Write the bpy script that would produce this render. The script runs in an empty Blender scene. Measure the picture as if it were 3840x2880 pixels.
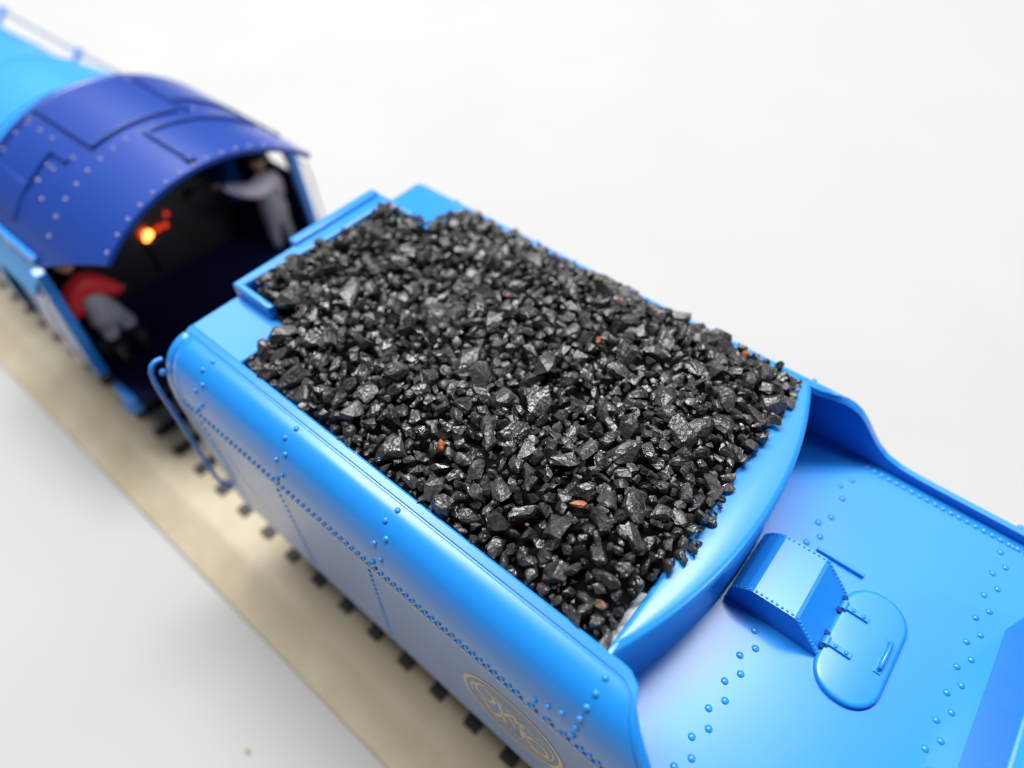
import bpy, bmesh, math, random
from mathutils import Vector, Matrix, noise
rnd = random.Random(7)
S = 0.001                      # the plan below is in millimetres
ZB = 75.5                      # plan z = 0 is the tender's top rim; the table lies 75.5 mm below
scn = bpy.context.scene
COL = scn.collection
PI = math.pi

# ------------------------------------------------------------------ mesh builder
class MB:
    def __init__(s): s.v = []; s.f = []
    def add(s, vs, fs):
        n = len(s.v); s.v += [tuple(p) for p in vs]; s.f += [tuple(i + n for i in f) for f in fs]; return s
    def box(s, x0, x1, y0, y1, z0, z1):
        v = [(x, y, z) for z in (z0, z1) for y in (y0, y1) for x in (x0, x1)]
        return s.add(v, [(0, 2, 3, 1), (4, 5, 7, 6), (0, 1, 5, 4), (2, 6, 7, 3), (0, 4, 6, 2), (1, 3, 7, 5)])
    def prism(s, poly, axis, a, b):
        """extrude a 2-D polygon along axis ('x','y','z') from a to b"""
        def P(p, t):
            return {'x': (t, p[0], p[1]), 'y': (p[0], t, p[1]), 'z': (p[0], p[1], t)}[axis]
        n = len(poly)
        v = [P(p, a) for p in poly] + [P(p, b) for p in poly]
        f = [tuple(range(n))[::-1], tuple(range(n, 2 * n))]
        f += [(i, (i + 1) % n, n + (i + 1) % n, n + i) for i in range(n)]
        return s.add(v, f)
    def grid(s, rows, closed=False):
        n = len(rows); m = len(rows[0]); v = [p for r in rows for p in r]; f = []
        for i in range(n - 1):
            for j in range(m if closed else m - 1):
                k = (j + 1) % m
                f.append((i * m + j, i * m + k, (i + 1) * m + k, (i + 1) * m + j))
        return s.add(v, f)
    def tube(s, pts, r, seg=10, caps=True):
        pts = [Vector(p) for p in pts]; rings = []
        t0 = (pts[1] - pts[0]).normalized()
        up = Vector((0, 0, 1)) if abs(t0.z) < .9 else Vector((1, 0, 0))
        nrm = t0.cross(up).normalized()
        for i, p in enumerate(pts):
            if i == 0: t = pts[1] - pts[0]
            elif i == len(pts) - 1: t = pts[-1] - pts[-2]
            else: t = (pts[i + 1] - p).normalized() + (p - pts[i - 1]).normalized()
            t.normalize()
            nrm = (nrm - nrm.dot(t) * t).normalized(); b = t.cross(nrm)
            rr = r[i] if isinstance(r, (list, tuple)) else r
            rings.append([p + (nrm * math.cos(2 * PI * k / seg) + b * math.sin(2 * PI * k / seg)) * rr for k in range(seg)])
        n = len(s.v); s.grid(rings, True)
        if caps:
            s.f.append(tuple(range(n, n + seg))[::-1]); e = n + seg * (len(pts) - 1); s.f.append(tuple(range(e, e + seg)))
        return s
    def dome(s, c, nrm, r, h=None, seg=10, rings=3):
        c = Vector(c); nrm = Vector(nrm).normalized(); h = h or r * .75
        a = nrm.orthogonal().normalized(); b = nrm.cross(a); rows = []
        for i in range(rings):
            th = PI / 2 * i / rings
            rows.append([c + (a * math.cos(2 * PI * k / seg) + b * math.sin(2 * PI * k / seg)) * r * math.cos(th) + nrm * h * math.sin(th) for k in range(seg)])
        n = len(s.v); s.grid(rows, True); s.v.append(tuple(c + nrm * h)); t = len(s.v) - 1
        e = n + seg * (rings - 1)
        s.f += [(e + k, e + (k + 1) % seg, t) for k in range(seg)]
        return s
    def ball(s, c, r, seg=14, rings=9):
        rows = []
        rx, ry, rz = r if isinstance(r, (list, tuple)) else (r, r, r)
        for i in range(1, rings):
            th = PI * i / rings - PI / 2
            rows.append([(c[0] + rx * math.cos(th) * math.cos(2 * PI * k / seg), c[1] + ry * math.cos(th) * math.sin(2 * PI * k / seg), c[2] + rz * math.sin(th)) for k in range(seg)])
        n = len(s.v); s.grid(rows, True)
        s.v.append((c[0], c[1], c[2] - rz)); s.v.append((c[0], c[1], c[2] + rz)); b = len(s.v)
        e = n + seg * (rings - 2)
        s.f += [(n + (k + 1) % seg, n + k, b - 2) for k in range(seg)] + [(e + k, e + (k + 1) % seg, b - 1) for k in range(seg)]
        return s
    def build(s, name, mat, parent=None, smooth=35, bevel=0, seg=2, fixn=True):
        root = parent
        while root is not None and root.parent: root = root.parent
        off = Vector(root.location) if root else Vector((0, 0, 0))
        me = bpy.data.meshes.new(name)
        me.from_pydata([(Vector((p[0], p[1], p[2] + ZB)) * S - off)[:] for p in s.v], [], s.f)
        bm = bmesh.new(); bm.from_mesh(me)
        if fixn: bmesh.ops.recalc_face_normals(bm, faces=bm.faces)
        bm.to_mesh(me); bm.free()
        me.materials.append(mat)
        if smooth:
            for p in me.polygons: p.use_smooth = True
            me.set_sharp_from_angle(angle=math.radians(smooth))
        o = bpy.data.objects.new(name, me); COL.objects.link(o)
        if parent: o.parent = parent
        if bevel:
            b = o.modifiers.new('bevel', 'BEVEL'); b.width = bevel * S; b.segments = seg; b.limit_method = 'ANGLE'; b.angle_limit = math.radians(40)
        return o

def empty(name, x, y, z, label, cat, group=None):
    o = bpy.data.objects.new(name, None); COL.objects.link(o); o.empty_display_size = .01
    o.location = (x * S, y * S, (z + ZB) * S)
    o['label'] = label; o['category'] = cat
    if group: o['group'] = group
    return o

# ------------------------------------------------------------------ materials
def mat(name, col, rough=.4, metal=0, spec=.5, coat=0, ior=1.5, bump=None, mottle=None, emit=None):
    m = bpy.data.materials.new(name); m.use_nodes = True
    nt = m.node_tree; N = nt.nodes; L = nt.links; p = N['Principled BSDF']
    p.inputs['Base Color'].default_value = (*col, 1); p.inputs['Roughness'].default_value = rough
    p.inputs['Metallic'].default_value = metal; p.inputs['Specular IOR Level'].default_value = spec
    if coat:
        p.inputs['Coat Weight'].default_value = coat; p.inputs['Coat Roughness'].default_value = .25; p.inputs['Coat IOR'].default_value = min(ior, 1.4)
    p.inputs['IOR'].default_value = ior
    tc = N.new('ShaderNodeTexCoord')
    if bump:
        n = N.new('ShaderNodeTexNoise'); n.inputs['Scale'].default_value = bump[0]; n.inputs['Detail'].default_value = 4
        b = N.new('ShaderNodeBump'); b.inputs['Strength'].default_value = bump[1]; b.inputs['Distance'].default_value = bump[2] * S
        L.new(tc.outputs['Object'], n.inputs['Vector']); L.new(n.outputs['Fac'], b.inputs['Height']); L.new(b.outputs['Normal'], p.inputs['Normal'])
    if mottle:
        n = N.new('ShaderNodeTexNoise'); n.inputs['Scale'].default_value = mottle[0]; n.inputs['Detail'].default_value = 6
        r = N.new('ShaderNodeValToRGB'); r.color_ramp.elements[0].position = .3; r.color_ramp.elements[1].position = .7
        r.color_ramp.elements[0].color = (*mottle[1], 1); r.color_ramp.elements[1].color = (*mottle[2], 1)
        L.new(tc.outputs['Object'], n.inputs['Vector']); L.new(n.outputs['Fac'], r.inputs['Fac']); L.new(r.outputs['Color'], p.inputs['Base Color'])
    if emit:
        p.inputs['Emission Color'].default_value = (*emit[0], 1); p.inputs['Emission Strength'].default_value = emit[1]
    return m

M = {}
M['blue'] = mat('blue_paint', (.012, .215, .66), .36, spec=.5, coat=1.0, ior=1.34, bump=(2600, .10, .05))
M['roof'] = mat('dark_blue_roof_paint', (.010, .046, .28), .36, spec=.5, coat=.35, bump=(2600, .12, .05))
M['boilerblue'] = mat('light_blue_boiler_paint', (.035, .27, .66), .36, spec=.5, bump=(2600, .10, .05))
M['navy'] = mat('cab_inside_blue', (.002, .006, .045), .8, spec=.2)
M['rivet'] = mat('glint_roof_rivet', (.22, .22, .36), .3, metal=.5)  # paler than the roof: lamp glints on the rivets put into their colour
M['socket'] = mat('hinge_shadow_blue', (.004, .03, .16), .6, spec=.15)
M['black'] = mat('black_plastic', (.012, .012, .013), .5)
M['gold'] = mat('gold_print', (.75, .62, .31), .34, coat=.7, ior=1.33)
M['goldfield'] = mat('emblem_field', (.09, .20, .50), .34, coat=.7, ior=1.33)
M['steel'] = mat('steel', (.45, .45, .46), .35, metal=1)
M['wire'] = mat('pale_wire', (.62, .62, .66), .35, metal=.6)
M['tan'] = mat('roadbed_plastic', (.40, .34, .23), .6, bump=(900, .4, .3), mottle=(110, (.40, .335, .225), (.46, .41, .305)))
M['tie'] = mat('tie_plastic', (.016, .015, .014), .6)
M['paper'] = mat('white_paper', (.385, .385, .382), .8, spec=.1, mottle=(16, (.378, .378, .375), (.392, .392, .389)))
M['plaster'] = mat('white_glue', (.42, .46, .50), .5, bump=(1500, .5, .3))
M['skin'] = mat('figure_skin', (.42, .20, .11), .5)
M['red'] = mat('red_shirt', (.60, .010, .012), .5)
M['greycloth'] = mat('grey_overalls', (.34, .33, .34), .55)
M['palecloth'] = mat('pale_shirt', (.68, .58, .63), .5)
M['glow'] = mat('firebox_glow', (.8, .2, .05), .4, emit=((1.0, .28, .05), 9.0))
M['glowred'] = mat('firebox_glow_red', (.6, .05, .02), .4, emit=((1.0, .045, .012), 1.1))

def coal_mat(name, dark, light, rough0, rough1):
    m = bpy.data.materials.new(name); m.use_nodes = True
    nt = m.node_tree; N = nt.nodes; L = nt.links; p = N['Principled BSDF']
    g = N.new('ShaderNodeNewGeometry'); tc = N.new('ShaderNodeTexCoord')
    oi = N.new('ShaderNodeObjectInfo')
    ad = N.new('ShaderNodeMath'); ad.operation = 'ADD'; L.new(g.outputs['Random Per Island'], ad.inputs[0]); L.new(oi.outputs['Random'], ad.inputs[1])
    fr = N.new('ShaderNodeMath'); fr.operation = 'FRACT'; L.new(ad.outputs[0], fr.inputs[0])
    n = N.new('ShaderNodeTexNoise'); n.inputs['Scale'].default_value = 900; n.inputs['Detail'].default_value = 5
    L.new(g.outputs['Position'], n.inputs['Vector'])
    mx = N.new('ShaderNodeMath'); mx.operation = 'MULTIPLY_ADD'; mx.inputs[1].default_value = .6
    L.new(fr.outputs[0], mx.inputs[0]); L.new(n.outputs['Fac'], mx.inputs[2])
    r = N.new('ShaderNodeValToRGB'); r.color_ramp.elements[0].position = .45; r.color_ramp.elements[1].position = 1.05
    r.color_ramp.elements[0].color = (*dark, 1); r.color_ramp.elements[1].color = (*light, 1)
    L.new(mx.outputs[0], r.inputs['Fac']); L.new(r.outputs['Color'], p.inputs['Base Color'])
    mr = N.new('ShaderNodeMapRange'); mr.inputs['To Min'].default_value = rough0; mr.inputs['To Max'].default_value = rough1
    n3 = N.new('ShaderNodeTexNoise'); n3.inputs['Scale'].default_value = 420; n3.inputs['Detail'].default_value = 3
    L.new(g.outputs['Position'], n3.inputs['Vector'])
    mr.inputs['From Min'].default_value = .35; mr.inputs['From Max'].default_value = .65
    L.new(n3.outputs['Fac'], mr.inputs['Value']); L.new(mr.outputs['Result'], p.inputs['Roughness'])
    v = N.new('ShaderNodeTexVoronoi'); v.inputs['Scale'].default_value = 1500
    L.new(g.outputs['Position'], v.inputs['Vector'])
    n2 = N.new('ShaderNodeTexNoise'); n2.inputs['Scale'].default_value = 2300; n2.inputs['Detail'].default_value = 4
    L.new(g.outputs['Position'], n2.inputs['Vector'])
    sm = N.new('ShaderNodeMath'); sm.operation = 'ADD'; L.new(v.outputs['Distance'], sm.inputs[0]); L.new(n2.outputs['Fac'], sm.inputs[1])
    b = N.new('ShaderNodeBump'); b.inputs['Strength'].default_value = .8; b.inputs['Distance'].default_value = .15 * S
    L.new(sm.outputs[0], b.inputs['Height']); L.new(b.outputs['Normal'], p.inputs['Normal'])
    p.inputs['Specular IOR Level'].default_value = .75
    return m
M['coal'] = coal_mat('black_coal', (.008, .008, .009), (.048, .046, .047), .16, .5)
M['dust'] = mat('coal_dust', (.006, .006, .006), .95, spec=.05)
M['rust'] = coal_mat('rust_coal', (.13, .028, .008), (.34, .075, .02), .4, .7)
M['brown'] = coal_mat('brown_coal', (.07, .04, .025), (.22, .13, .08), .35, .6)

# ------------------------------------------------------------------ setting
t = MB().box(-1900, 1500, -700, 2600, -79.5, -75.5).build('tabletop', M['paper'], smooth=0); t['kind'] = 'structure'

# ------------------------------------------------------------------ cross-section of the tender sides
NEAR = [(28, 0), (29.5, -.35), (31.5, -.75), (33.3, -1.8), (34.7, -3.4), (35.8, -5.8), (36.5, -8.8), (36.8, -13), (36.8, -18), (36.6, -48.8)]
FAR = [(28, 0), (29.4, -.5), (30.8, -1.6), (32, -3.4), (33, -6.5), (33.7, -10), (34, -14), (34.2, -20), (34.3, -48.8)]
def catmull(P, n=6):
    out = []
    for i in range(len(P) - 1):
        p0 = P[max(i - 1, 0)]; p1 = P[i]; p2 = P[i + 1]; p3 = P[min(i + 2, len(P) - 1)]
        if i >= len(P) - 2: out.append(p1); continue
        for k in range(n):
            u = k / n
            out.append(tuple(.5 * (2 * p1[j] + (p2[j] - p0[j]) * u + (2 * p0[j] - 5 * p1[j] + 4 * p2[j] - p3[j]) * u * u + (3 * p1[j] - p0[j] - 3 * p2[j] + p3[j]) * u ** 3) for j in (0, 1)))
    out.append(P[-1]); return out
class Prof:
    def __init__(s, P):
        s.P = catmull(P); s.S = [0]
        for a, b in zip(s.P[:-1], s.P[1:]): s.S.append(s.S[-1] + math.dist(a, b))
        s.L = s.S[-1]
    def at(s, q):
        q = min(max(q, 0), s.L)
        for i in range(len(s.P) - 1):
            if q <= s.S[i + 1] or i == len(s.P) - 2:
                u = (q - s.S[i]) / (s.S[i + 1] - s.S[i]); a, b = s.P[i], s.P[i + 1]
                d = math.dist(a, b)
                return (a[0] + (b[0] - a[0]) * u, a[1] + (b[1] - a[1]) * u), (-(b[1] - a[1]) / d, (b[0] - a[0]) / d)
    def nrm(s, q):
        a, b = s.at(q - .6)[0], s.at(q + .6)[0]
        d = math.dist(a, b); return (-(b[1] - a[1]) / d, (b[0] - a[0]) / d)
    def q_of_z(s, z):
        for i in range(len(s.P) - 1):
            if s.P[i + 1][1] <= z: return s.S[i] + (s.S[i + 1] - s.S[i]) * (s.P[i][1] - z) / max(s.P[i][1] - s.P[i + 1][1], 1e-6)
        return s.L
PN, PF = Prof(NEAR), Prof(FAR)
X0, X1 = -13.75, 150.0
ZT = [(-99, 0), (79, 0), (81, -.25), (82.6, -.9), (84.3, -2.1), (86, -3.7), (87.6, -5.8), (89.2, -8.2), (91, -10.4), (93, -11.9), (95.5, -12.7), (99, -13), (400, -13)]
def ztop(x):
    for (a, p), (b, q) in zip(ZT[:-1], ZT[1:]):
        if x <= b: return p + (q - p) * (x - a) / (b - a)
def side_sheet(prof, sg):
    xs = [X0, X0 + .25, X0 + 1.7, X0 + 1.85, X0 + 2.1, X0 + 2.3] + [i * 4 - 10 for i in range(0, 23)] + [79.2 + .55 * i for i in range(0, 36)] + [102 + 6 * i for i in range(9)]
    outer = []; inner = []
    for x in xs:
        q0 = prof.q_of_z(ztop(x)) if ztop(x) < 0 else 0
        qs = [q0, q0 + .25, q0 + 1.35, q0 + 1.5, q0 + 1.72, q0 + 1.9]
        rest = prof.L - q0 - 1.9
        qs += [q0 + 1.9 + rest * (k / 34) ** 1.35 for k in range(1, 35)]
        ro = []; ri = []
        e = .35 if x == X0 else 0
        for j, q in enumerate(qs):
            (y, z), _ = prof.at(q); n = prof.nrm(q)
            d = -e
            if j in (3, 4): d -= .22
            if x in (X0 + 1.85, X0 + 2.1) and j > 5: d = -.16
            if j == 0: d -= .22
            ro.append((x, sg * (y + n[0] * d), z + n[1] * d))
            th = 1.25
            ri.append((x, sg * (y - n[0] * th), z - n[1] * th - (.0 if j else 0)))
        outer.append(ro); inner.append(ri)
    mb = MB(); mb.grid(outer); no = len(mb.v); mb.grid(inner)
    m = len(outer[0]); n = len(outer)
    for i in range(n - 1):
        mb.f.append((i * m, (i + 1) * m, no + (i + 1) * m, no + i * m))
        mb.f.append((i * m + m - 1, no + i * m + m - 1, no + (i + 1) * m + m - 1, (i + 1) * m + m - 1))
    for i in (0, n - 1):
        for j in range(m - 1):
            mb.f.append((i * m + j, i * m + j + 1, no + i * m + j + 1, no + i * m + j))
    return mb
def on_side(prof, sg, x, q, lift=0):
    (y, z), _ = prof.at(q); n = prof.nrm(q)
    return (x, sg * (y + n[0] * lift), z + n[1] * lift), (0, sg * n[0], n[1])
def side_rivets(mb, prof, sg):
    for cx, zlast in ((-3.4, -46), (18.9, -46), (41.6, -46), (77.3, -9.0)):
        (dd) = 0
        qa = 2.75
        for k in range(6):
            q = qa + 2.15 * k
            off = (0, -.6, .85, -.85, .8, -.8)[k] if cx < 70 else (0, .05, 0, -.05, 0, 0)[k]
            p, n = on_side(prof, sg, cx + off, q); mb.dome(p, n, .48, .36)
        if cx < 70:
            qz = prof.q_of_z(-12.8)
            for k in range(17):
                p, n = on_side(prof, sg, cx - 2.6 - k * .12, qz + 1.0 + 1.95 * k); mb.dome(p, n, .36, .26, 8, 2)
    for k in range(3):
        p, n = on_side(prof, sg, 75.0 - 1.9 * k, prof.q_of_z(-6.1 - k * 1.0)); mb.dome(p, n, .45, .34)
    for k in range(112):
        x = -9.5 + 1.3 * k
        if x > 140: break
        for row, zz in ((0, -10.2), (.65, -11.15)):
            if row == 0 and 68 < x < 79 and k % 2: continue
            if ztop(x + row) < zz + 1.2: continue
            p, n = on_side(prof, sg, x + row, prof.q_of_z(zz)); mb.dome(p, n, .37, .3, 8, 2)

tender = empty('tender', 50, 0, -75.5, 'blue model railway tender loaded with black coal', 'tender')
mb = side_sheet(PN, -1); side_rivets(mb, PN, -1)
near_sheet = mb.build('side_sheet', M['blue'], tender, smooth=40)
near_sheet['label'] = 'riveted blue side with a gold oval emblem'
mb = side_sheet(PF, 1); side_rivets(mb, PF, 1)
mb.build('side_sheet', M['blue'], tender, smooth=40)

# gold printing on the near side: pinstripe under the rivet chain and the round emblem
def flat_strip(mb, path, w, prof=PN, sg=-1, lift=.05):
    rows = []
    for i, (x, z) in enumerate(path):
        a = path[max(i - 1, 0)]; b = path[min(i + 1, len(path) - 1)]
        d = math.hypot(b[0] - a[0], b[1] - a[1]) or 1; nx, nz = -(b[1] - a[1]) / d, (b[0] - a[0]) / d
        r = []
        for sd in (-.5, .5):
            xx, zz = x + nx * w * sd, z + nz * w * sd
            r.append(on_side(prof, sg, xx, prof.q_of_z(zz), lift)[0])
        rows.append(r)
    mb.grid(rows)
def arc(cx, cz, r, a0, a1, n=40, rz=None):
    return [(cx + r * math.cos(a0 + (a1 - a0) * k / n), cz + (rz or r) * math.sin(a0 + (a1 - a0) * k / n)) for k in range(n + 1)]
mb = MB()
flat_strip(mb, [(4 + 4 * k, -12.25) for k in range(35)], .22)
flat_strip(mb, [(4, -12.25), (1.5, -12.9), (-.5, -14.5), (-1.2, -17)] + [(-1.2, -20 - 3 * k) for k in range(8)], .22)
flat_strip(mb, [(-9.8, -15.5), (-6.2, -17.2), (-2.5, -22), (0.5, -29), (2, -37), (2.2, -45)], .3)
flat_strip(mb, [(-9.8, -12.5 - 3 * k) for k in range(11)], .2)
mb.build('pinstripe', M['gold'], near_sheet, smooth=0, fixn=False)
EX, EZ = 67.3, -27.9
mb = MB()
for r0 in range(8):
    flat_strip(mb, arc(EX, EZ, .55 + 1.12 * r0, 0, 2 * PI, 48, .6 + 1.2 * r0), 1.13, lift=.03)
mb.build('emblem_field', M['goldfield'], near_sheet, smooth=0, fixn=False)
mb = MB()
flat_strip(mb, arc(EX, EZ, 9.5, 0, 2 * PI, 64, 10.2), .8)
flat_strip(mb, arc(EX, EZ, 8.1, 0, 2 * PI, 64, 8.8), .3)
flat_strip(mb, arc(EX - 5.2, EZ + 2.8, 1.9, 0, 2 * PI, 24, 2.7), .75)
flat_strip(mb, arc(EX + 5.2, EZ - 1.6, 1.9, 0, 2 * PI, 24, 2.6), .75)
flat_strip(mb, [(EX - 6 + .5 * k, EZ - 1 - 4.2 * math.sin(k * .36)) for k in range(24)], .8)
flat_strip(mb, [(EX - 6.5 + .6 * k, EZ + 5.3 - .1 * k + .9 * math.sin(k * 1.3)) for k in range(22)], .4)
flat_strip(mb, [(EX - 4.5 + .5 * k, EZ - 6.2 + .9 * math.sin(k * 1.5)) for k in range(20)], .4)
flat_strip(mb, [(EX - 2.5, EZ + 4), (EX - 1.8, EZ), (EX - 1.2, EZ - 4.5)], .7)
flat_strip(mb, [(EX + 2.2, EZ + 3.2), (EX + 2, EZ), (EX + 2.3, EZ - 4)], .7)
flat_strip(mb, [(EX - .8, EZ + 3.6), (EX + .6, EZ + 3.9), (EX + 1, EZ + 1.6), (EX - .3, EZ + .6), (EX + .8, EZ - 2.6)], .6)
mb.build('emblem', M['gold'], near_sheet, smooth=0, fixn=False)

# ------------------------------------------------------------------ shoulders, front bulkhead, bunker
for sg, P in ((-1, PN), (1, PF)):
    mb = MB(); mb.box(X0 + .15, .9, min(sg * 17.6, sg * 28.25), max(sg * 17.6, sg * 28.25), -1.3, -.05)
    mb.build('shoulder_plate', M['blue'], tender, bevel=.3)
    mb = MB(); mb.box(.0, .85, min(sg * 17.6, sg * 27.6), max(sg * 17.6, sg * 27.6), -8, -1.3)
    mb.build('shoulder_plate_rear', M['blue'], tender)
mb = MB()
# U-shaped raised coal gate: front wall with two short returns, built as one outline
HW = 2.75
outl = [(-14.0, -18.3), (-3.2, -18.3), (-3.2, -16.9), (-12.3, -16.9), (-10.4, 3), (-10.4, 17.0), (-3.2, 17.0), (-3.2, 18.4), (-14.0, 18.4)]
mb.prism(outl, 'z', -9, HW)
mb.build('coal_gate', M['blue'], tender, bevel=.45, seg=3)
mb = MB().box(-15.6, -13.4, -4.0, 17.9, 1.6, HW + .75).build('gate_plate', M['blue'], tender, bevel=.4, seg=3)
# front wall below the shoulders (profile-shaped), facing the cab
poly = [(-p[0] + .5, p[1] - .3) for p in PN.P[::-1]] + [(p[0] - .5, p[1] - .3) for p in PF.P]
MB().prism(poly, 'x', X0 + .35, X0 + 1.4).build('front_wall', M['blue'], tender)
MB().prism(poly, 'x', X1 - 1.6, X1 - .4).build('rear_wall', M['blue'], tender)

# curved bulkhead behind the coal: level ledge from the coal's chord, rolled edge, wall down to the deck
def arcx(y):   # plan of the wall
    u = (y - 1.5) / 29.5
    return 76.6 + 6.15 * (1 - abs(u) ** 2.1) if abs(u) < 1 else 76.6
rows = []
ny = 60
for i in range(ny + 1):
    y = -28.2 + 56.2 * i / ny
    xa = arcx(y)
    xi = min(75.6, xa - .7)
    r = [(xi, y, -7), (xi, y, -.55), (xi + .25, y, -.25), (xi + .7, y, -.12)]
    w = xa - xi
    for (dx, z) in ((1.15, -.16), (.6, -.3), (.3, -.5), (.13, -.78), (.04, -1.2), (0, -1.8)):
        r.append((xa - min(dx, w * .8 * dx / 1.15 if w < 1.5 else dx), y, z))
    r += [(xa + .12, y, -8), (xa + .2, y, -14.4), (xa + .45, y, -15.2)]
    rows.append(r)
MB().grid(rows).build('bunker_bulkhead', M['blue'], tender, smooth=60)
# plaster tray the coal is glued on
MB().box(-10, 75.9, -27.0, 27.0, -8, -2.4).build('coal_tray', M['black'], tender)

mb = MB(); rows = []
for k in range(15):
    y = -27.3 + 9.0 * k / 14
    wv = .5 * noise.noise(Vector((y * .9, 7.7, 0)))
    rows.append([(74.6 + wv, y, -2.0), (75.3 + wv, y, -1.5 + .3 * wv), (75.9, y, -.8 + .2 * wv), (76.3, y, -.45)])
mb.grid(rows); mb.build('glue_bead', M['plaster'], tender, smooth=60)

# ------------------------------------------------------------------ deck with its rivets
DZ = -15.0
mb = MB()
rows = []
for i in range(30):
    x = 75 + (X1 - .6 - 75) * i / 29
    rows.append([(x, -35.4 + 68.1 * j / 30, DZ) for j in range(31)])
mb.grid(rows)
def rivet(x, y, r=.54): mb.dome((x, y, DZ - .02), (0, 0, 1), r, r * .62, 14, 4)
for k in range(15):
    y = 18.14 - 4.56 * k
    if not (-7.5 < y < 8): rivet(90.4, y)
    if y - 2.28 > -31 and not (-5.5 < y - 2.28 < 8): rivet(89.13, y - 2.28)
rivet(90.4, 22.7); rivet(90.35, 27.2, .5); rivet(89.2, 24.9, .5); rivet(90.3, 8.88)
for k in range(-8, 8):
    y = 2.06 + 4.5 * k
    if abs(y + 1.5) > .5: rivet(113.48, y, .5)
    rivet(114.77, y + 2.25, .5)
for k in range(40):
    x = 91.3 + 1.27 * k
    rivet(x, 31.4, .56); rivet(x, -33.4, .55)
for k in range(7): rivet(93 + 3.4 * k, -30.6 - .0 * k, .55) if k < 1 else None
deck = mb.build('deck', M['blue'], tender, smooth=40)

# filler box: flat-topped cover running from the bulkhead, with a riveted edge
prof2 = [(83.2, DZ), (83.35, -12.2), (84.1, -10.9), (85.3, -9.75), (86.2, -9.25), (92.35, -8.95), (92.9, -9.25), (98.1, DZ)]
mb = MB(); mb.prism(prof2, 'y', -4.85, 6.65)
for i in range(len(prof2) - 1):
    a, b = prof2[i], prof2[i + 1]
    if i == 0: continue
    L_ = math.dist(a, b); n = max(1, int(L_ / .72))
    for k in range(n):
        u = (k + .5) / n; x = a[0] + (b[0] - a[0]) * u; z = a[1] + (b[1] - a[1]) * u
        nn = (-(b[1] - a[1]), 0, b[0] - a[0])
        for y in (-4.5, 6.3): mb.dome((x, y, z), nn, .22, .2, 8, 2)
mb.build('filler_box', M['blue'], tender, smooth=2)
# hatch lid: rounded plate with a stepped rim
def stadium(x0, x1, y0, y1, rc, inset=0, n=10):
    x0 += inset; x1 -= inset; y0 += inset; y1 -= inset; out = []
    for (cx, cy, a) in ((x1 - rc[0], y1 - rc[0], 0), (x0 + rc[1], y1 - rc[1], PI / 2), (x0 + rc[1], y0 + rc[1], PI), (x1 - rc[0], y0 + rc[0], 1.5 * PI)):
        r = rc[0] if a in (0, 1.5 * PI) else rc[1]
        out += [(cx + r * math.cos(a + PI / 2 * k / n), cy + r * math.sin(a + PI / 2 * k / n)) for k in range(n + 1)]
    return out
mb = MB(); rings = []
for ins, z in ((0, DZ - .1), (0, DZ + .55), (.12, DZ + .78), (.35, DZ + .9), (.62, DZ + .93)):
    st = stadium(97.4, 106.5, -8.9, 9.8, (4.4 - ins, 4.3 - ins), ins)
    rings.append([(p[0], p[1], z) for p in st])
mb.grid(rings, True); n = len(rings[0]); mb.f.append(tuple(range(4 * n, 5 * n)))
lid = mb.build('hatch_lid', M['blue'], tender, smooth=50)
for y in (4.35, -2.3):
    mb = MB()
    mb.box(97.2, 101.3, y - .42, y + .42, DZ + .8, DZ + 1.35)
    mb.tube([(97.7, y - .75, DZ + 1.15), (97.7, y + .75, DZ + 1.15)], .5, 12)
    for x in (99.0, 100.5): mb.dome((x, y, DZ + 1.3), (0, 0, 1), .34, .3)
    mb.build('hinge', M['blue'], lid, bevel=.1)
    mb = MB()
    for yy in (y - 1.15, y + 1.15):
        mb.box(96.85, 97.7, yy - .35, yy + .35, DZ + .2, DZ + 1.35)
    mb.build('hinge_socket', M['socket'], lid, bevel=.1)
mb = MB()
mb.box(104.35, 105.35, -2.1, 3.6, DZ + .85, DZ + 1.15)
mb.tube([(104.85, -1.5, DZ + 1.1), (104.85, -1.45, DZ + 1.75), (104.85, -1.1, DZ + 2.0), (104.85, 2.6, DZ + 2.0), (104.85, 2.95, DZ + 1.75), (104.85, 3.0, DZ + 1.1)], .27, 10)
for y in (-1.5, 3.0): mb.dome((104.85, y, DZ + 1.12), (0, 0, 1), .42, .3)
mb.build('handle', M['blue'], lid, bevel=.08)
MB().box(90.8, 98.3, 10.85, 11.45, DZ - .1, DZ + .75).build('grab_bar', M['blue'], tender, bevel=.15)
# rear locker at the end of the deck (open top with a thick rim)
oc = [(117.4, -22), (117.4, 16.6), (119.6, 20.2), (146, 20.2), (146, -22)]
ic = [(119.2, -20.5), (119.2, 15.9), (120.5, 18.4), (144.3, 18.4), (144.3, -20.5)]
mb = MB(); n = len(oc)
TZ = -2.2
mb.v += [(*p, DZ - .1) for p in oc] + [(*p, TZ) for p in oc] + [(*p, TZ) for p in ic] + [(*p, TZ - 3.4) for p in ic]
for i in range(n):
    j = (i + 1) % n
    for a in range(3): mb.f.append((a * n + i, a * n + j, (a + 1) * n + j, (a + 1) * n + i))
mb.f.append(tuple(range(3 * n, 4 * n)))
lk = mb.build('rear_locker', M['blue'], tender, smooth=0, bevel=.35, seg=3)
mb = MB()
for i in range(9):
    for j in range(14): mb.dome((120.5 + 2.7 * i, -19 + 2.7 * j, TZ - 3.4), (0, 0, 1), .8, .9)
mb.build('locker_grille', M['navy'], lk)

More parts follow.
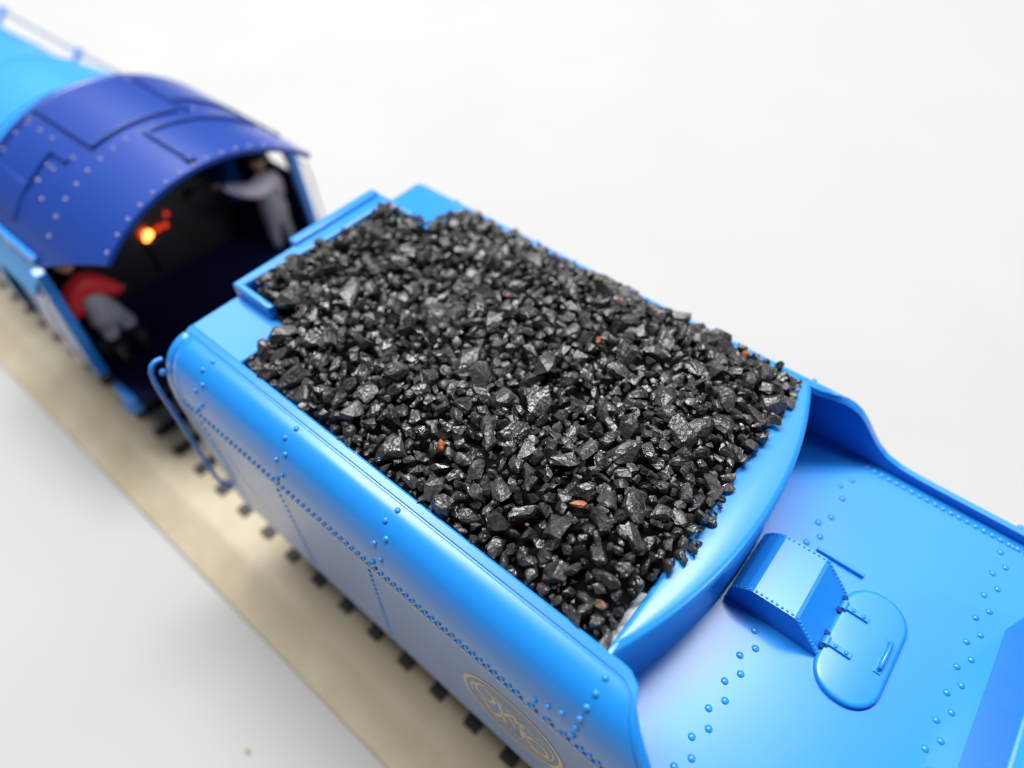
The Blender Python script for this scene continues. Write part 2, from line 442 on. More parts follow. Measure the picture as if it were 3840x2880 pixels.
# grab iron at the front of the near side
mb = MB()
mb.tube([(-14.2, -35.2, -3.4), (-14.2, -36.4, -3.2), (-14.2, -37.3, -3.6), (-14.2, -38.0, -5.0), (-14.2, -38.35, -7.2)] + [(-14.2, -38.4, -10 - 4 * k) for k in range(8)] + [(-14.0, -38.0, -41), (-13.2, -36.9, -43.5)], .42, 12)
mb.build('grab_iron', M['blue'], tender)
mb = MB(); mb.ball((-14.2, -36.2, -6.2), .62).build('grab_iron_knob', M['blue'], tender)

# underframe and trucks
MB().box(-12, 149, -34.5, 32.5, -50.5, -48.4).build('underframe', M['black'], tender)
def wheelset(name, x, zc, r, parent):
    ax = bpy.data.objects.new(name, None)
    mb = MB()
    for sy in (-1, 1):
        mb.tube([(x, sy * 13.2, zc), (x, sy * 15.2, zc)], r + 1.6, 28); mb.tube([(x, sy * 15.2, zc), (x, sy * 19.5, zc)], r, 28)
    mb.tube([(x, -21, zc), (x, 21, zc)], 1.8, 10)
    return mb.build('wheelset', M['steel'], parent, bevel=.2)
RAILZ = -66.0
for tx in (15, 110):
    mb = MB()
    for sy in (-1, 1):
        mb.prism([(tx - 21, -57), (tx - 17, -54), (tx + 17, -54), (tx + 21, -57), (tx + 21, -61), (tx + 17, -62), (tx + 12, -59), (tx - 12, -59), (tx - 17, -62), (tx - 21, -61)], 'y', sy * 21.2, sy * 24.2)
    mb.box(tx - 4, tx + 4, -22, 22, -59, -50.4)
    tr = mb.build('truck', M['black'], tender, bevel=.4)
    for wx in (tx - 15, tx + 15): wheelset('wheelset', wx, RAILZ + 7.5, 7.5, tr)
MB().box(-34, -13, -2.2, 2.2, -60, -57).build('drawbar', M['black'], tender, bevel=.4)

# ------------------------------------------------------------------ locomotive
loco = empty('locomotive', -150, 0, -75.5, 'blue model steam locomotive with dark blue cab roof and red glow inside', 'locomotive')
RR, RC = 41.0, -37.0
def roofp(x, y, lift=0):
    a = math.asin(max(-1, min(1, y / RR))); r = RR + lift
    return (x, r * math.sin(a), RC + r * math.cos(a))
def xrear(y):
    ay = abs(y)
    if ay < 27.3: return -50.6
    return -50.6 - (ay - 27.3) / (34.2 - 27.3) * 22.5
rows = []; rows2 = []
YS = [-34.2 + 68.4 * k / 64 for k in range(65)]
YS = sorted(set(YS + [-27.3, 27.3]))
for y in YS:
    xr = xrear(y); r = []; r2 = []
    for k in range(13):
        x = -105.5 + (xr + 105.5) * k / 12
        r.append(roofp(x, y)); r2.append(roofp(x, y, -1.1))
    rows.append(r); rows2.append(r2)
mb = MB(); mb.grid(rows); no = len(mb.v); mb.grid(rows2)
n, m = len(rows), len(rows[0])
for i in range(n - 1):
    for j in (0, m - 1): mb.f.append((i * m + j, (i + 1) * m + j, no + (i + 1) * m + j, no + i * m + j))
for i in (0, n - 1):
    for j in range(m - 1): mb.f.append((i * m + j, i * m + j + 1, no + i * m + j + 1, no + i * m + j))
rmb = MB()
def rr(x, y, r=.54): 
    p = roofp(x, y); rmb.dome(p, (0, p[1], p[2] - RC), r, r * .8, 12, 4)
for k in range(-9, 10): rr(-73.3, -1.2 + 3.55 * k if abs(-1.2 + 3.55 * k) < 33 else 0)
for k in range(-8, 9):
    y = 3.5 * k - 1.1
    if abs(y) < 27: rr(-51.9, y, .5)
for y in (-14.9, -19.2, -22.8, -25.0):
    rr(-80.6 - 2.0 * (abs(y) - 14.9) / 3 if y != -25.0 else -89, y)
for y in (-22.8, -19.2): rr(-86.2, y)
rr(-81.2, -25.2); rr(-98, -14, .5); rr(-92, -14, .5); rr(-104, -14.5, .5)
for y in (-6, -2.5, 1, 4.5): rr(-101.5, y, .55)
for k in range(11): rr(-104.8, -22 + 4.4 * k, .5)
rr(-85.8, 14, .6); rr(-80, 16, .5)
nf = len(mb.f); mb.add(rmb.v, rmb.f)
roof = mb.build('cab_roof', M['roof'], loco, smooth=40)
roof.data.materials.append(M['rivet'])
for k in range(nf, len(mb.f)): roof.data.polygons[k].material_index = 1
roof['label'] = 'arched dark blue riveted cab roof'
def roof_panel(name, x0, x1, y0, y1, h, m=M['roof']):
    mb = MB(); rows = []
    N_ = 24
    top = [[roofp(x, y0 + (y1 - y0) * j / N_, h) for j in range(N_ + 1)] for x in (x0, x1)]
    bot = [[roofp(x, y0 + (y1 - y0) * j / N_, -.3) for j in range(N_ + 1)] for x in (x0, x1)]
    ringa = [bot[0], top[0], top[1], bot[1]]
    mb.grid(ringa)
    for a in (0, N_):
        i = [a + q * (N_ + 1) for q in range(4)]; mb.f.append(tuple(i))
    return mb.build(name, m, roof, smooth=30, bevel=.2)
roof_panel('roof_hatch', -104.6, -77.6, -11, 11, 1.0)
roof_panel('roof_strip', -72.3, -71.3, -.9, 26.2, .9)
roof_panel('roof_strip', -71.3, -56.0, -.9, .1, .9)
roof_panel('roof_hatch', -104.6, -86.0, 13.2, 31, .9)
roof_panel('roof_hatch', -104.6, -88.4, -31, -24.5, .45)
roof_panel('roof_strip', -88.6, -87.6, -25, -16.2, .8)
roof_panel('roof_strip', -88.6, -80.6, -16.6, -15.8, .8)
roof_panel('roof_strip', -86.4, -77.5, 12.9, 13.7, .8)
mb = MB(); p = roofp(-54.2, -.4)
mb.box(p[0] - 1.2, p[0] + 1.4, p[1] - 1.0, p[1] + 1.0, p[2] - .4, p[2] + 1.0); mb.dome((p[0] + 1.2, p[1] - .5, p[2] + .9), (0, 0, 1), .6)
mb.build('roof_latch', M['roof'], roof, bevel=.25)
# bright bead where the roof meets the boiler
mb = MB(); mb.tube([roofp(-106.2, -33 + 66 * k / 40, -.2) for k in range(41)], 1.2, 10)
mb.build('roof_bead', M['roof'], roof)
# boiler casing
def br(x):
    return 38.6 if x > -112 else (38.6 - (x + 112) / -6 * 4.0 if x > -118 else (34.6 - max(0, min(1, (-150 - x) / 26)) * 3.7 - max(0, -176 - x) * .012))
rows = []
xs = [-106, -110, -112, -114, -116, -118, -125, -140, -150, -158, -166, -176, -200, -230, -260, -300, -330]
for x in xs:
    r = br(x); rows.append([(x, r * math.sin(2 * PI * k / 72), -38 + r * math.cos(2 * PI * k / 72)) for k in range(72)])
mb = MB(); mb.grid(rows, True); mb.f.append(tuple(range(72 * (len(xs) - 1), 72 * len(xs))))
for x in (-127, -160, -200, -240):
    mb.grid([[(xx, (br(x) + e) * math.sin(2 * PI * k / 72), -38 + (br(x) + e) * math.cos(2 * PI * k / 72)) for k in range(72)] for xx, e in ((x - 1, -.1), (x - 1, .35), (x + 1, .35), (x + 1, -.1))], True)
boiler = mb.build('boiler', M['boilerblue'], loco, smooth=45)
ang = math.radians(52)
rp = lambda x, r: (x, r * math.sin(ang), -38 + r * math.cos(ang))
mb = MB(); mb.tube([rp(-330, 35.3), rp(-176, 35.6), rp(-140, 36.6), rp(-126, 36.8)], .75, 10)
mb.build('handrail', M['wire'], boiler)
for x in (-126.5, -178, -235):
    mb = MB(); mb.tube([rp(x, br(x) - .5), rp(x, 35.0)], .8, 10); mb.ball(rp(x, 35.7), 1.6); mb.build('rail_post', M['blue'], boiler)
# cab walls: lower panel, window opening, pillars, rear post
for sg in (-1, 1):
    yo, yi = sg * 37.2, sg * 36.0
    a, b = min(yo, yi), max(yo, yi)
    mb = MB()
    def slab(x0, x1, z0, z1):   # leaning slightly in towards the roof
        def Y(z, y): return y - sg * max(0, (z + 30)) * .14
        v = [(x, Y(z, y), z) for z in (z0, z1) for y in (yi, yo) for x in (x0, x1)]
        mb.add(v, [(0, 2, 3, 1), (4, 5, 7, 6), (0, 1, 5, 4), (2, 6, 7, 3), (0, 4, 6, 2), (1, 3, 7, 5)])
    slab(-110, -75.7, -50, -26.5)
    slab(-110, -104, -26.5, -14.5); slab(-91, -88.5, -26.5, -14.5); slab(-77.6, -75.7, -26.5, -14.5)
    slab(-110, -75.7, -14.5, -12.9)
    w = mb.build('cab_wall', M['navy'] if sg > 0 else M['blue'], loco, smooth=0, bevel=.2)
    mb = MB()   # rear post: flange that stands proud of the wall end
    v = []
    mb.add([(-75.6, sg * 36.6, -15.2), (-73.4, sg * 36.6, -16), (-73.4, sg * 38.4, -49.5), (-75.6, sg * 38.4, -49.5),
            (-75.6, sg * 34.2, -15.2), (-73.4, sg * 34.2, -16), (-73.4, sg * 35.6, -49.5), (-75.6, sg * 35.6, -49.5)],
           [(0, 1, 2, 3), (4, 7, 6, 5), (0, 4, 5, 1), (3, 2, 6, 7), (1, 5, 6, 2), (0, 3, 7, 4)])
    mb.build('cab_post', M['blue'], loco, smooth=0, bevel=.2)
    mb = MB()   # sloping awning over the cab window
    mb.add([(-125, sg * 34.0, -14.6), (-76, sg * 34.6, -14.9), (-76, sg * 38.8, -21.8), (-125, sg * 38.2, -21.6),
            (-125, sg * 34.0, -15.6), (-76, sg * 34.6, -15.9), (-76, sg * 38.4, -22.4), (-125, sg * 37.8, -22.2)],
           [(0, 1, 2, 3), (4, 7, 6, 5), (0, 4, 5, 1), (3, 2, 6, 7), (1, 5, 6, 2), (0, 3, 7, 4)])
    mb.build('window_awning', M['boilerblue'], w, smooth=0, bevel=.3)
    mb = MB(); mb.tube([(-72.8, sg * 36.6, -21.2), (-72.8, sg * 38.4, -22), (-72.8, sg * 39.2, -28), (-72.8, sg * 39.6, -42), (-72.8, sg * 38.2, -44)], .4, 10)
    mb.build('cab_grab_iron', M['wire'], loco)
# floor, apron, backhead
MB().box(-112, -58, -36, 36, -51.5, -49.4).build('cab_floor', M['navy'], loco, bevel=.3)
mb = MB(); mb.box(-68, -59, -38, -35.8, -54, -49.3); mb.box(-66, -61, -38.8, -36, -55, -53.8)
mb.build('cab_step', M['blue'], loco, bevel=.3)
mb = MB(); rows = []
for x, r in ((-104, 30), (-98, 30), (-97, 29), (-96.6, 27)):
    rows.append([(x, r * .82 * math.sin(2 * PI * k / 48), -42 + r * .85 * math.cos(2 * PI * k / 48)) for k in range(48)])
mb.grid(rows, True); mb.f.append(tuple(range(144, 192)))
mb.box(-97.2, -94.8, -5, 5, -46, -36)
bh = mb.build('backhead', M['black'], loco, bevel=.2)
MB().ball((-95, -3.8, -33.7), (.8, 1.2, 1.1)).ball((-94.6, -4.9, -34.4), (.5, .7, .6)).build('firebox_glow', M['glow'], bh)
for (y, z, r) in ((-4.2, -33.9, 1.7), (-.6, -33.4, .75), (1.6, -33.5, .75), (3.3, -30.6, .6)):  # widest ball is an added red halo, imitating the glow's blurred fringe
    MB().ball((-95 if r < 1 else -97.2, y, z), r).build('firebox_spark_halo', M['glowred'], bh)
for (y, z) in ((9, -24), (-8, -23), (13, -30), (-14, -30)):
    MB().tube([(-97, y, z), (-94.4, y, z)], 2.0, 16).build('gauge', M['black'], bh, bevel=.2)
MB().box(-330, -60, -30, 30, -54, -50.8).build('chassis', M['black'], loco)
for k in range(5): wheelset('wheelset', -134 - 42 * k, RAILZ + 12, 12, loco)

# ------------------------------------------------------------------ track
track = empty('train_track', 0, 0, -75.5, 'length of toy train track with pale tan roadbed and black ties', 'track')
TX0, TX1 = -420, 330
sec = [(-52.2, -75.4), (-52.0, -74.2), (-44.6, -70.9), (-43.2, -70.2), (-42.0, -70), (42.0, -70), (43.2, -70.2), (44.6, -70.9), (52.0, -74.2), (52.2, -75.4)]
mb = MB(); rows = []
nx = 76
for i in range(nx): rows.append([(TX0 + (TX1 - TX0) * i / (nx - 1), y, z) for (y, z) in sec])
mb.grid(rows)
for i in (0, nx - 1): mb.f.append(tuple(range(i * len(sec), (i + 1) * len(sec))))
mb.build('roadbed', M['tan'], track, smooth=20)
proto = None
for k in range(74):
    x = -415 + 9.97 * k + 1.2
    if proto is None:
        proto = MB().box(-1.9, 1.9, -36.4, 36.4, -70.6, -69.5).build('tie', M['tie'], track, bevel=.3); o = proto
    else:
        o = proto.copy(); COL.objects.link(o); o.parent = track
    o.location = (x * S, 0, 0)
for y in (-16.5, 0, 16.5):
    w = 1.2
    MB().prism([(y - 2.2, -68.2), (y + 2.2, -68.2), (y + 2.2, -67.6), (y + .5, -67.3), (y + .5, -66.6), (y + w, -66.4), (y + w, RAILZ), (y - w, RAILZ), (y - w, -66.4), (y - .5, -66.6), (y - .5, -67.3), (y - 2.2, -67.6)], 'x', TX0, TX1).build('rail', M['steel'], track)

# ------------------------------------------------------------------ crew figures
def skin_body(name, joints, edges, mat_, parent=None):
    me = bpy.data.meshes.new(name)
    off = Vector(parent.location) if parent else Vector((0, 0, 0))
    me.from_pydata([(Vector((j[0], j[1], j[2] + ZB)) * S - off)[:] for j in joints], edges, [])
    o = bpy.data.objects.new(name, me); COL.objects.link(o)
    o.modifiers.new('skin', 'SKIN'); 
    for i, j in enumerate(joints):
        sv = me.skin_vertices[0].data[i]; sv.radius = (j[3] * S, j[3] * S); sv.use_root = (i == 0)
    ss = o.modifiers.new('sub', 'SUBSURF'); ss.levels = 2; ss.render_levels = 2
    me.materials.append(mat_)
    if parent: o.parent = parent
    return o
def bake(o):
    dg = bpy.context.evaluated_depsgraph_get(); me = bpy.data.meshes.new_from_object(o.evaluated_get(dg))
    o.modifiers.clear(); o.data = me
    for p in me.polygons: p.use_smooth = True
def head(parent, c, cap):
    mb = MB(); mb.ball(c, (2.3, 2.0, 2.7)); mb.ball((c[0] - 2.3, c[1], c[2] - .2), (.6, .35, .6), 8, 6)
    for sy in (-1, 1): mb.ball((c[0] + .1, c[1] + sy * 2.0, c[2] - .2), (.5, .3, .7), 8, 6)
    mb.build('head', M['skin'], parent)
    mb = MB(); mb.ball((c[0] + .1, c[1], c[2] + 1.5), (2.6, 2.35, 1.7)); mb.box(c[0] - 4.0, c[0] - 1.8, c[1] - 1.7, c[1] + 1.7, c[2] + 1.0, c[2] + 1.35)
    mb.build('cap', cap, parent, bevel=.1)
def figure(base, label, boots, J, E, bodymat, shirt, SJ, SE, headc, hands):
    root = empty('person', base[0], base[1], base[2], label, 'figure')
    b = skin_body('body', J, E, bodymat, root); sh = skin_body('shirt', SJ, SE, shirt, root)
    bake(b); bake(sh)
    for (a_, c_) in boots:
        bt = skin_body('boot', [a_, c_, (c_[0] - 2.4, c_[1], c_[2] - .2, 1.0)], [(0, 1), (1, 2)], M['black'], root); bake(bt)
    head(root, headc, M['black'])
    for h in hands:
        mb = MB(); mb.ball(h, (.95, .9, .7), 10, 7)
        for f in range(4): mb.tube([(h[0] - .5, h[1] + (f - 1.5) * .45, h[2]), (h[0] - 1.5, h[1] + (f - 1.5) * .48, h[2] - .2), (h[0] - 1.9, h[1] + (f - 1.5) * .45, h[2] - .8)], .22, 6)
        mb.tube([(h[0], h[1] + .8, h[2]), (h[0] - .8, h[1] + 1.3, h[2] - .1)], .26, 6)
        mb.build('hand', M['skin'], root)
    return root
# engineer standing at the far side, forearm stretched towards the middle of the cab
J = [(-80, 28.3, -37, 3.9), (-80, 28.3, -32, 4.0), (-80, 28.2, -27.5, 3.4), (-80, 26.3, -39, 2.3), (-80.4, 26, -44, 1.8), (-80, 25.8, -48.6, 1.5), (-80, 30, -39, 2.3), (-79.6, 30.3, -44, 1.8), (-79.5, 30.5, -48.6, 1.5)]
E_ = [(0, 1), (1, 2), (0, 3), (3, 4), (4, 5), (0, 6), (6, 7), (7, 8)]
SJ = [(-80, 28, -27.0, 3.8), (-79, 24.6, -27.0, 2.9), (-78.6, 20.8, -25.2, 2.2), (-80, 15.4, -21.4, 1.3), (-80, 31.6, -27, 2.3), (-80.6, 32.2, -32, 1.5), (-82, 31.8, -36, 1.1), (-80, 28, -23.8, 1.5)]
SE = [(0, 1), (1, 2), (2, 3), (0, 4), (4, 5), (5, 6), (0, 7)]
figure((-80, 28, -49.4), 'crew figure in pale shirt standing at the far side of the cab, arm raised', [], J, E_, M['greycloth'], M['palecloth'], SJ, SE, (-80.4, 28, -19.8), [(-80, 13.8, -20.6), (-82.6, 31.7, -37)])
# fireman on the near side in red sleeves and grey overalls
J = [(-80, -27.6, -38.6, 3.5), (-79.6, -28.0, -34.0, 3.5), (-80.2, -28.6, -29.2, 2.9), (-76.5, -29.6, -39.8, 2.4), (-72.6, -29.8, -40.6, 2.1), (-76.5, -24.6, -39.6, 2.4), (-73.0, -24.2, -40.4, 2.1)]
FE = [(0, 1), (1, 2), (0, 3), (3, 4), (0, 5), (5, 6)]
SJ = [(-80.2, -28.8, -27.4, 2.9), (-79.6, -25.2, -28.6, 2.5), (-78.6, -22.8, -31.6, 2.2), (-80.4, -21.0, -34.2, 1.2), (-79.6, -32.2, -28.4, 2.4), (-78.2, -33.4, -31.6, 2.3), (-80.4, -33.0, -35.4, 1.2), (-80.4, -29.0, -24.6, 1.5)]
figure((-77, -28.5, -49.4), 'crew figure with red sleeves and grey overalls sitting at the near side of the cab', [((-72.2, -29.8, -41.6, 1.7), (-71.6, -29.8, -48.0, 1.4)), ((-72.6, -24.2, -41.4, 1.7), (-71.9, -24.0, -48.0, 1.4))], J, FE, M['greycloth'], M['red'], SJ, SE, (-80.6, -29.0, -20.4), [(-81.8, -20.4, -34.9), (-81.8, -32.8, -36.4)])
st = MB().box(-84, -75.6, -33.6, -22.6, -49.4, -41.8).build('crew_seat', M['black'], loco, bevel=.4)

# ------------------------------------------------------------------ coal
def sstep(a, b, x):
    u = max(0, min(1, (x - a) / (b - a))); return u * u * (3 - 2 * u)
def xmax(y):
    w = .7 * noise.noise(Vector((y * .35, 3.1, 0)))
    return 76.7 + .9 * math.exp(-((y + 7) / 9) ** 2) + w - (1.9 * sstep(-13, -19, y) * (1 - .6 * sstep(-23, -27, y)))
def inside(x, y, m=0):
    if y < -27.7 + m or y > 27.9 - m or x > xmax(y) - m: return False
    if abs(y) < 16.4 - m: return x > (-11.6 if y < 0 else -9.8) + m
    return x > .9 + m
def hgt(x, y):
    e1 = sstep(-29.5, -15, y); e2 = 1 - .75 * sstep(19, 28.5, y)
    e3 = 1 - sstep(67, 78, x); e4 = sstep(-14, -5, x) if abs(y) < 16.5 else sstep(-3, 6, x)
    base = -.9 + 4.3 * min(e1, 1) * e2 * (.25 + .75 * e3) * (.45 + .55 * e4)
    return base + .9 * noise.noise(Vector((x * .13, y * .13, 1.7))) * e1 * (.3 + .7 * e3)
shapes = []
def lump_points(seed, n, flat):
    r = random.Random(seed); pts = []
    ax = (1.0, r.uniform(.68, 1.0), r.uniform(*flat))
    for _ in range(n):
        v = Vector((r.gauss(0, 1), r.gauss(0, 1), r.gauss(0, 1))).normalized() * r.uniform(.82, 1.08)
        pts.append(Vector((v.x * ax[0], v.y * ax[1], v.z * ax[2])))
    return pts
def hull_mesh(seed, n, flat, sub):
    r = random.Random(seed + 991)
    bm = bmesh.new()
    for p in lump_points(seed, n, flat): bm.verts.new(p)
    res = bmesh.ops.convex_hull(bm, input=bm.verts)
    junk = [v for v in bm.verts if not v.link_faces]
    bmesh.ops.delete(bm, geom=junk, context='VERTS')
    bmesh.ops.dissolve_limit(bm, angle_limit=math.radians(9), verts=bm.verts, edges=bm.edges)
    bmesh.ops.triangulate(bm, faces=bm.faces)
    if sub:
        bmesh.ops.subdivide_edges(bm, edges=bm.edges, cuts=1, use_grid_fill=True)
        bmesh.ops.triangulate(bm, faces=bm.faces)
        for v in bm.verts:
            v.co += Vector((r.uniform(-1, 1), r.uniform(-1, 1), r.uniform(-1, 1))) * .055
        # conchoidal bites
        for _ in range(3):
            d = Vector((r.gauss(0, 1), r.gauss(0, 1), r.gauss(0, .7))).normalized(); c = d * 1.25
            for v in bm.verts:
                q = (v.co - c).length
                if q < .62: v.co += (v.co - c).normalized() * (.62 - q) * .8
    bm.normal_update(); bmesh.ops.recalc_face_normals(bm, faces=bm.faces)
    return bm
def rotm(r, tilt):
    return (Matrix.Rotation(r.uniform(0, 2 * PI), 3, 'Z') @ Matrix.Rotation(r.gauss(0, tilt), 3, 'X') @ Matrix.Rotation(r.gauss(0, tilt), 3, 'Y'))
NB = 40
bigm = []
for i in range(NB):
    bm = hull_mesh(100 + i, rnd.randint(16, 28), (.6, .95), True); me = bpy.data.meshes.new('coal_lump'); bm.to_mesh(me); bm.free()
    for p in me.polygons: p.use_smooth = True
    me.set_sharp_from_angle(angle=math.radians(rnd.uniform(17, 28)))
    me.materials.append(M['coal']); bigm.append(me)
# special lumps one can point to
placed = []   # x, y, r
def put(me, x, y, sx, sy, sz, z, rot, label, group=None, name='coal_lump', cat='coal lump'):
    o = bpy.data.objects.new(name, me); COL.objects.link(o)
    o.matrix_world = Matrix.Translation(Vector((x, y, z + ZB)) * S) @ rot.to_4x4() @ Matrix.Diagonal((sx * S, sy * S, sz * S, 1))
    o['label'] = label; o['category'] = cat
    if group: o['group'] = group
    return o
def colour_mesh(i, m):
    me = bigm[i].copy(); me.materials.clear(); me.materials.append(m); me.name = 'coal_lump'; return me
SPECIAL = [
    (40.6, -20.2, 1.15, 1.0, M['rust'], 'bright orange rusty lump on the coal near the middle of the near rim'),
    (62.4, -16.1, 1.5, .55, M['rust'], 'thin orange rusty sliver on the coal towards the filler box'),
    (66.5, 25.2, .8, .9, M['rust'], 'small vivid orange chip on the coal beside the far rim'),
    (46.8, 10.7, .8, .6, M['rust'], 'small dull orange chip on the coal in the far half of the heap'),
    (72.0, -24.4, .95, .8, M['brown'], 'brown rusty lump in the narrow near corner of the coal by the curved bulkhead'),
]
SN = []
for (x, y, a, b, m, lab) in SPECIAL:
    o = put(colour_mesh(len(SN) * 3, m), x, y, a, b, a * .8, hgt(x, y) + 1.3, rotm(rnd, .3), lab); SN.append(o); placed.append((x, y, a * .8))
BIG = [
    (6.5, -7.5, 4.3, 2.0, 1.1, .35, 'large flat curved slab of coal near the front of the heap'),
    (3.5, -20.5, 3.0, 2.2, 1.5, .15, 'broad pale grey coal block next to the near shoulder plate'),
    (33, -6, 3.4, 2.2, 1.5, .2, 'wide dull slab of coal on the middle of the heap'),
    (70.5, -15.0, 2.4, 2.0, 1.9, .2, 'rounded glossy coal lump at the near rear part of the heap'),
    (73.4, 22.5, 2.1, 1.1, 1.0, .1, 'smooth shiny rod shaped coal piece near the far end of the curved bulkhead'),
    (58, -2, 2.6, .9, .8, .3, 'long narrow grey coal splinter lying in the rear half of the heap'),
    (71.2, -21.5, 1.6, 1.0, 2.0, .5, 'upright blade of coal by the white glue at the near rear corner'),
    (24.5, -23.5, 2.6, 1.9, 1.5, .2, 'largest coal lump beside the front half of the near rim'),
]
for (x, y, a, b, c, tl, lab) in BIG:
    put(bigm[int(x * 7) % NB], x, y, a, b, c, hgt(x, y) + c * .55, rotm(rnd, tl), lab); placed.append((x, y, (a + b) * .42))
# further individual lumps: the largest ones
GL = 'bigger lumps of the coal load'
cnt = 0; tries = 0
sizes = sorted([max(1.15, rnd.lognormvariate(.60, .24)) for _ in range(286)], reverse=True)
for sz in sizes:
    for _ in range(300):
        x = rnd.uniform(-12, 78.5); y = rnd.uniform(-27.6, 27.8)
        if not inside(x, y, sz * .5) or x > xmax(y) - sz * .85: continue
        if all((x - a) ** 2 + (y - b) ** 2 > ((sz * .76 + c) * .84) ** 2 for a, b, c in placed):
            break
    else: continue
    a = sz * rnd.uniform(.95, 1.25); b = sz * rnd.uniform(.7, 1.0); c = sz * rnd.uniform(.6, .95)
    put(rnd.choice(bigm), x, y, a, b, c, hgt(x, y) + c * rnd.uniform(.15, .6), rotm(rnd, .55),
        'black angular coal lump, one of the bigger pieces on the heap', GL)
    placed.append((x, y, sz * .80)); cnt += 1
# the small coal between them
tmpl = []
for i in range(40):
    bm = hull_mesh(500 + i, rnd.randint(13, 22), (.6, .98), True)
    bm.verts.index_update(); tmpl.append(([v.co.copy() for v in bm.verts], [[v.index for v in f.verts] for f in bm.faces])); bm.free()
V = []; F_ = []
def stamp(x, y, z, s, r):
    vs, fs = r.choice(tmpl); R_ = rotm(r, .8); a, b, c = s * r.uniform(.9, 1.25), s * r.uniform(.75, 1.05), s * r.uniform(.65, 1.0)
    n = len(V)
    for p in vs:
        q = R_ @ Vector((p.x * a, p.y * b, p.z * c)); V.append((x + q.x, y + q.y, z + q.z))
    F_.extend([tuple(i + n for i in f) for f in fs])
cell = {}
def near_ok(x, y, s):
    for a, b, c in placed:
        if (x - a) ** 2 + (y - b) ** 2 < (c * .80 + s * .12) ** 2: return False
    i, j = int(x // 2), int(y // 2)
    for p in range(i - 1, i + 2):
        for q in range(j - 1, j + 2):
            for (a, b, c) in cell.get((p, q), ()):
                if (x - a) ** 2 + (y - b) ** 2 < ((s + c) * .60) ** 2: return False
    return True
for smin, smax, n in ((1.05, 1.55, 7000), (.65, .95, 9000), (.35, .55, 3000)):
    for _ in range(n):
        x = rnd.uniform(-12, 78.5); y = rnd.uniform(-27.7, 27.9); s = rnd.uniform(smin, smax)
        if inside(x, y, s * .25) and x < xmax(y) - s * .5 and near_ok(x, y, s):
            cell.setdefault((int(x // 2), int(y // 2)), []).append((x, y, s))
            stamp(x, y, hgt(x, y) + rnd.uniform(-.35, .55) * s + rnd.uniform(-.2, .35), s, rnd)
for _ in range(180):      # dust-size grains lying on top
    x = rnd.uniform(-11, 77); y = rnd.uniform(-27, 27)
    if inside(x, y, .4): stamp(x, y, hgt(x, y) + rnd.uniform(.5, 1.4), rnd.uniform(.2, .4), rnd)
# dark bed underneath
n1 = len(F_)
for _ in range(18):      # ochre and rusty crumbs
    x = rnd.uniform(-10, 75); y = rnd.uniform(-26.5, 26.5)
    if inside(x, y, .5): stamp(x, y, hgt(x, y) + rnd.uniform(.7, 1.5), rnd.uniform(.22, .42), rnd)
nstones = len(F_)
gx = [-12 + .9 * i for i in range(101)]; gy = [-27.8 + .9 * j for j in range(63)]
n0 = len(V); idx = {}
for x in gx:
    for y in gy:
        if inside(x, y, .1): idx[(x, y)] = len(V); V.append((x, y, hgt(x, y) - 1.3))
for i in range(len(gx) - 1):
    for j in range(len(gy) - 1):
        k = [(gx[i], gy[j]), (gx[i + 1], gy[j]), (gx[i + 1], gy[j + 1]), (gx[i], gy[j + 1])]
        if all(q in idx for q in k): F_.append(tuple(idx[q] for q in k))
mbc = MB(); mbc.v = V; mbc.f = F_
cs = mbc.build('small_coal', M['coal'], smooth=0, fixn=False); cs.data.materials.append(M['dust'])
cs.data.materials.append(M['rust'])
for k in range(n1, nstones): cs.data.polygons[k].material_index = 2
for k in range(nstones, len(F_)): cs.data.polygons[k].material_index = 1
cs['kind'] = 'stuff'; cs['label'] = 'small black coal filling the gaps between the lumps in the tender'; cs['category'] = 'coal'

# a speck of dirt on the paper
mb = MB(); mb.ball((20.2, -68.9, -75.35), (.8, .6, .2)); o = mb.build('dirt_speck', mat('pale_rust', (.33, .25, .19), .8)); o['label'] = 'tiny pale rusty speck lying on the white table'; o['category'] = 'speck'

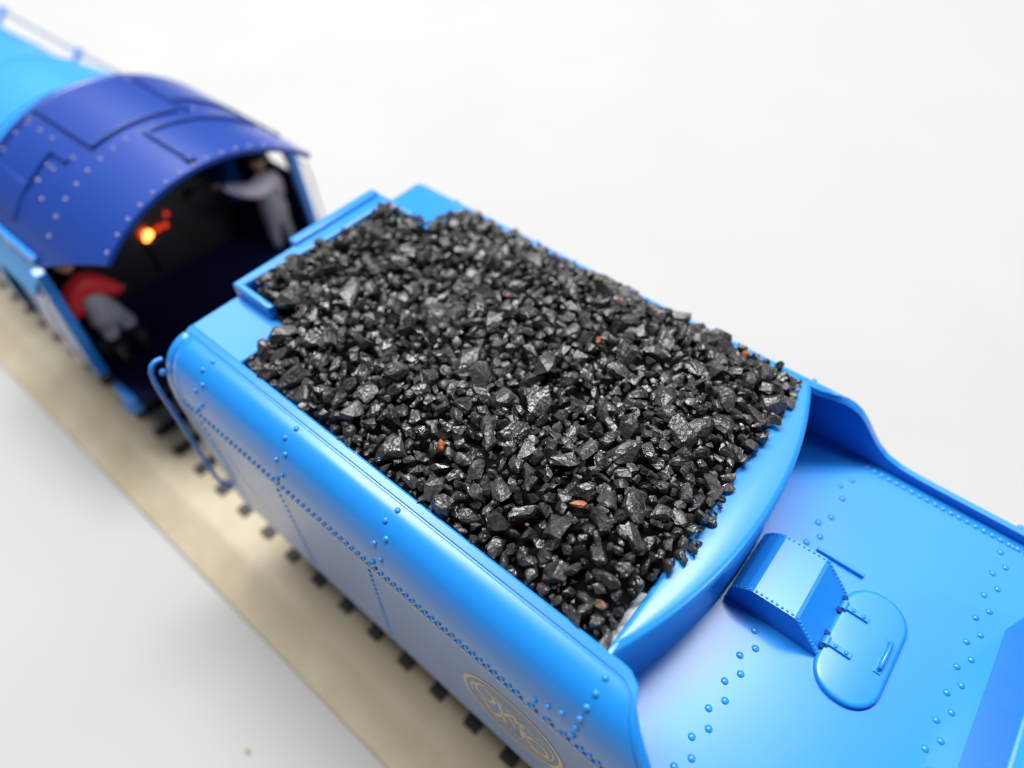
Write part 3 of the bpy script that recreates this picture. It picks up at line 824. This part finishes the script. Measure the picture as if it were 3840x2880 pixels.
# ------------------------------------------------------------------ camera
cam = bpy.data.cameras.new('camera'); co = bpy.data.objects.new('camera', cam); COL.objects.link(co); scn.camera = co
CP = Vector((84.733, -56.113, 83.214)); RX = [[0.770079, 0.637889, -0.00866], [0.483823, -0.592826, -0.643796], [-0.415804, 0.491584, -0.765149]]
co.matrix_world = Matrix.Translation(Vector((CP.x, CP.y, CP.z + ZB)) * S) @ Matrix((
    (RX[0][0], -RX[1][0], -RX[2][0]), (RX[0][1], -RX[1][1], -RX[2][1]), (RX[0][2], -RX[1][2], -RX[2][2]))).to_4x4()
cam.sensor_width = 36; cam.lens = 36 * 2490.08 / 3840; cam.clip_start = .002; cam.clip_end = 20
cam.dof.use_dof = True; cam.dof.focus_distance = .094; cam.dof.aperture_fstop = 8.8; cam.dof.aperture_blades = 0

# ------------------------------------------------------------------ light
w = bpy.data.worlds.new('World'); scn.world = w; w.use_nodes = True
bg = w.node_tree.nodes['Background']; bg.inputs['Color'].default_value = (1, .99, .98, 1); bg.inputs['Strength'].default_value = .055
def area(name, loc, target, size, power, col=(1, 1, 1), sy=None):
    l = bpy.data.lights.new(name, 'AREA'); l.energy = power; l.color = col; l.size = size
    if sy: l.shape = 'RECTANGLE'; l.size_y = sy
    o = bpy.data.objects.new(name, l); COL.objects.link(o); o.location = loc
    o.rotation_euler = (Vector(target) - Vector(loc)).to_track_quat('-Z', 'Y').to_euler(); return o
area('ceiling_lamp', (-.34, .20, 1.3), (-.30, .16, 0), 1.25, 42, (1, .995, .985), sy=.30)
area('highlight_fill', (-1.25, .45, 1.15), (.0, 0, .08), .40, 3.2)  # this and the next three: added lights for highlights on rims, ledge and deck
area('highlight_fill', (1.10, .42, .82), (.04, 0, .08), .24, 4.4)
area('highlight_fill', (.25, .95, 1.05), (.04, 0, .08), .6, 2.2)
area('highlight_fill', (-.62, 1.0, .78), (.04, 0, .08), .30, 2.2)

scn.view_settings.view_transform = 'Standard'; scn.view_settings.look = 'None'; scn.view_settings.exposure = 0; scn.view_settings.gamma = 1
scn.view_settings.use_curve_mapping = False
scn.render.engine = 'CYCLES'
scn.cycles.use_denoising = True
scn.cycles.max_bounces = 8
scn.cycles.filter_width = 1.3
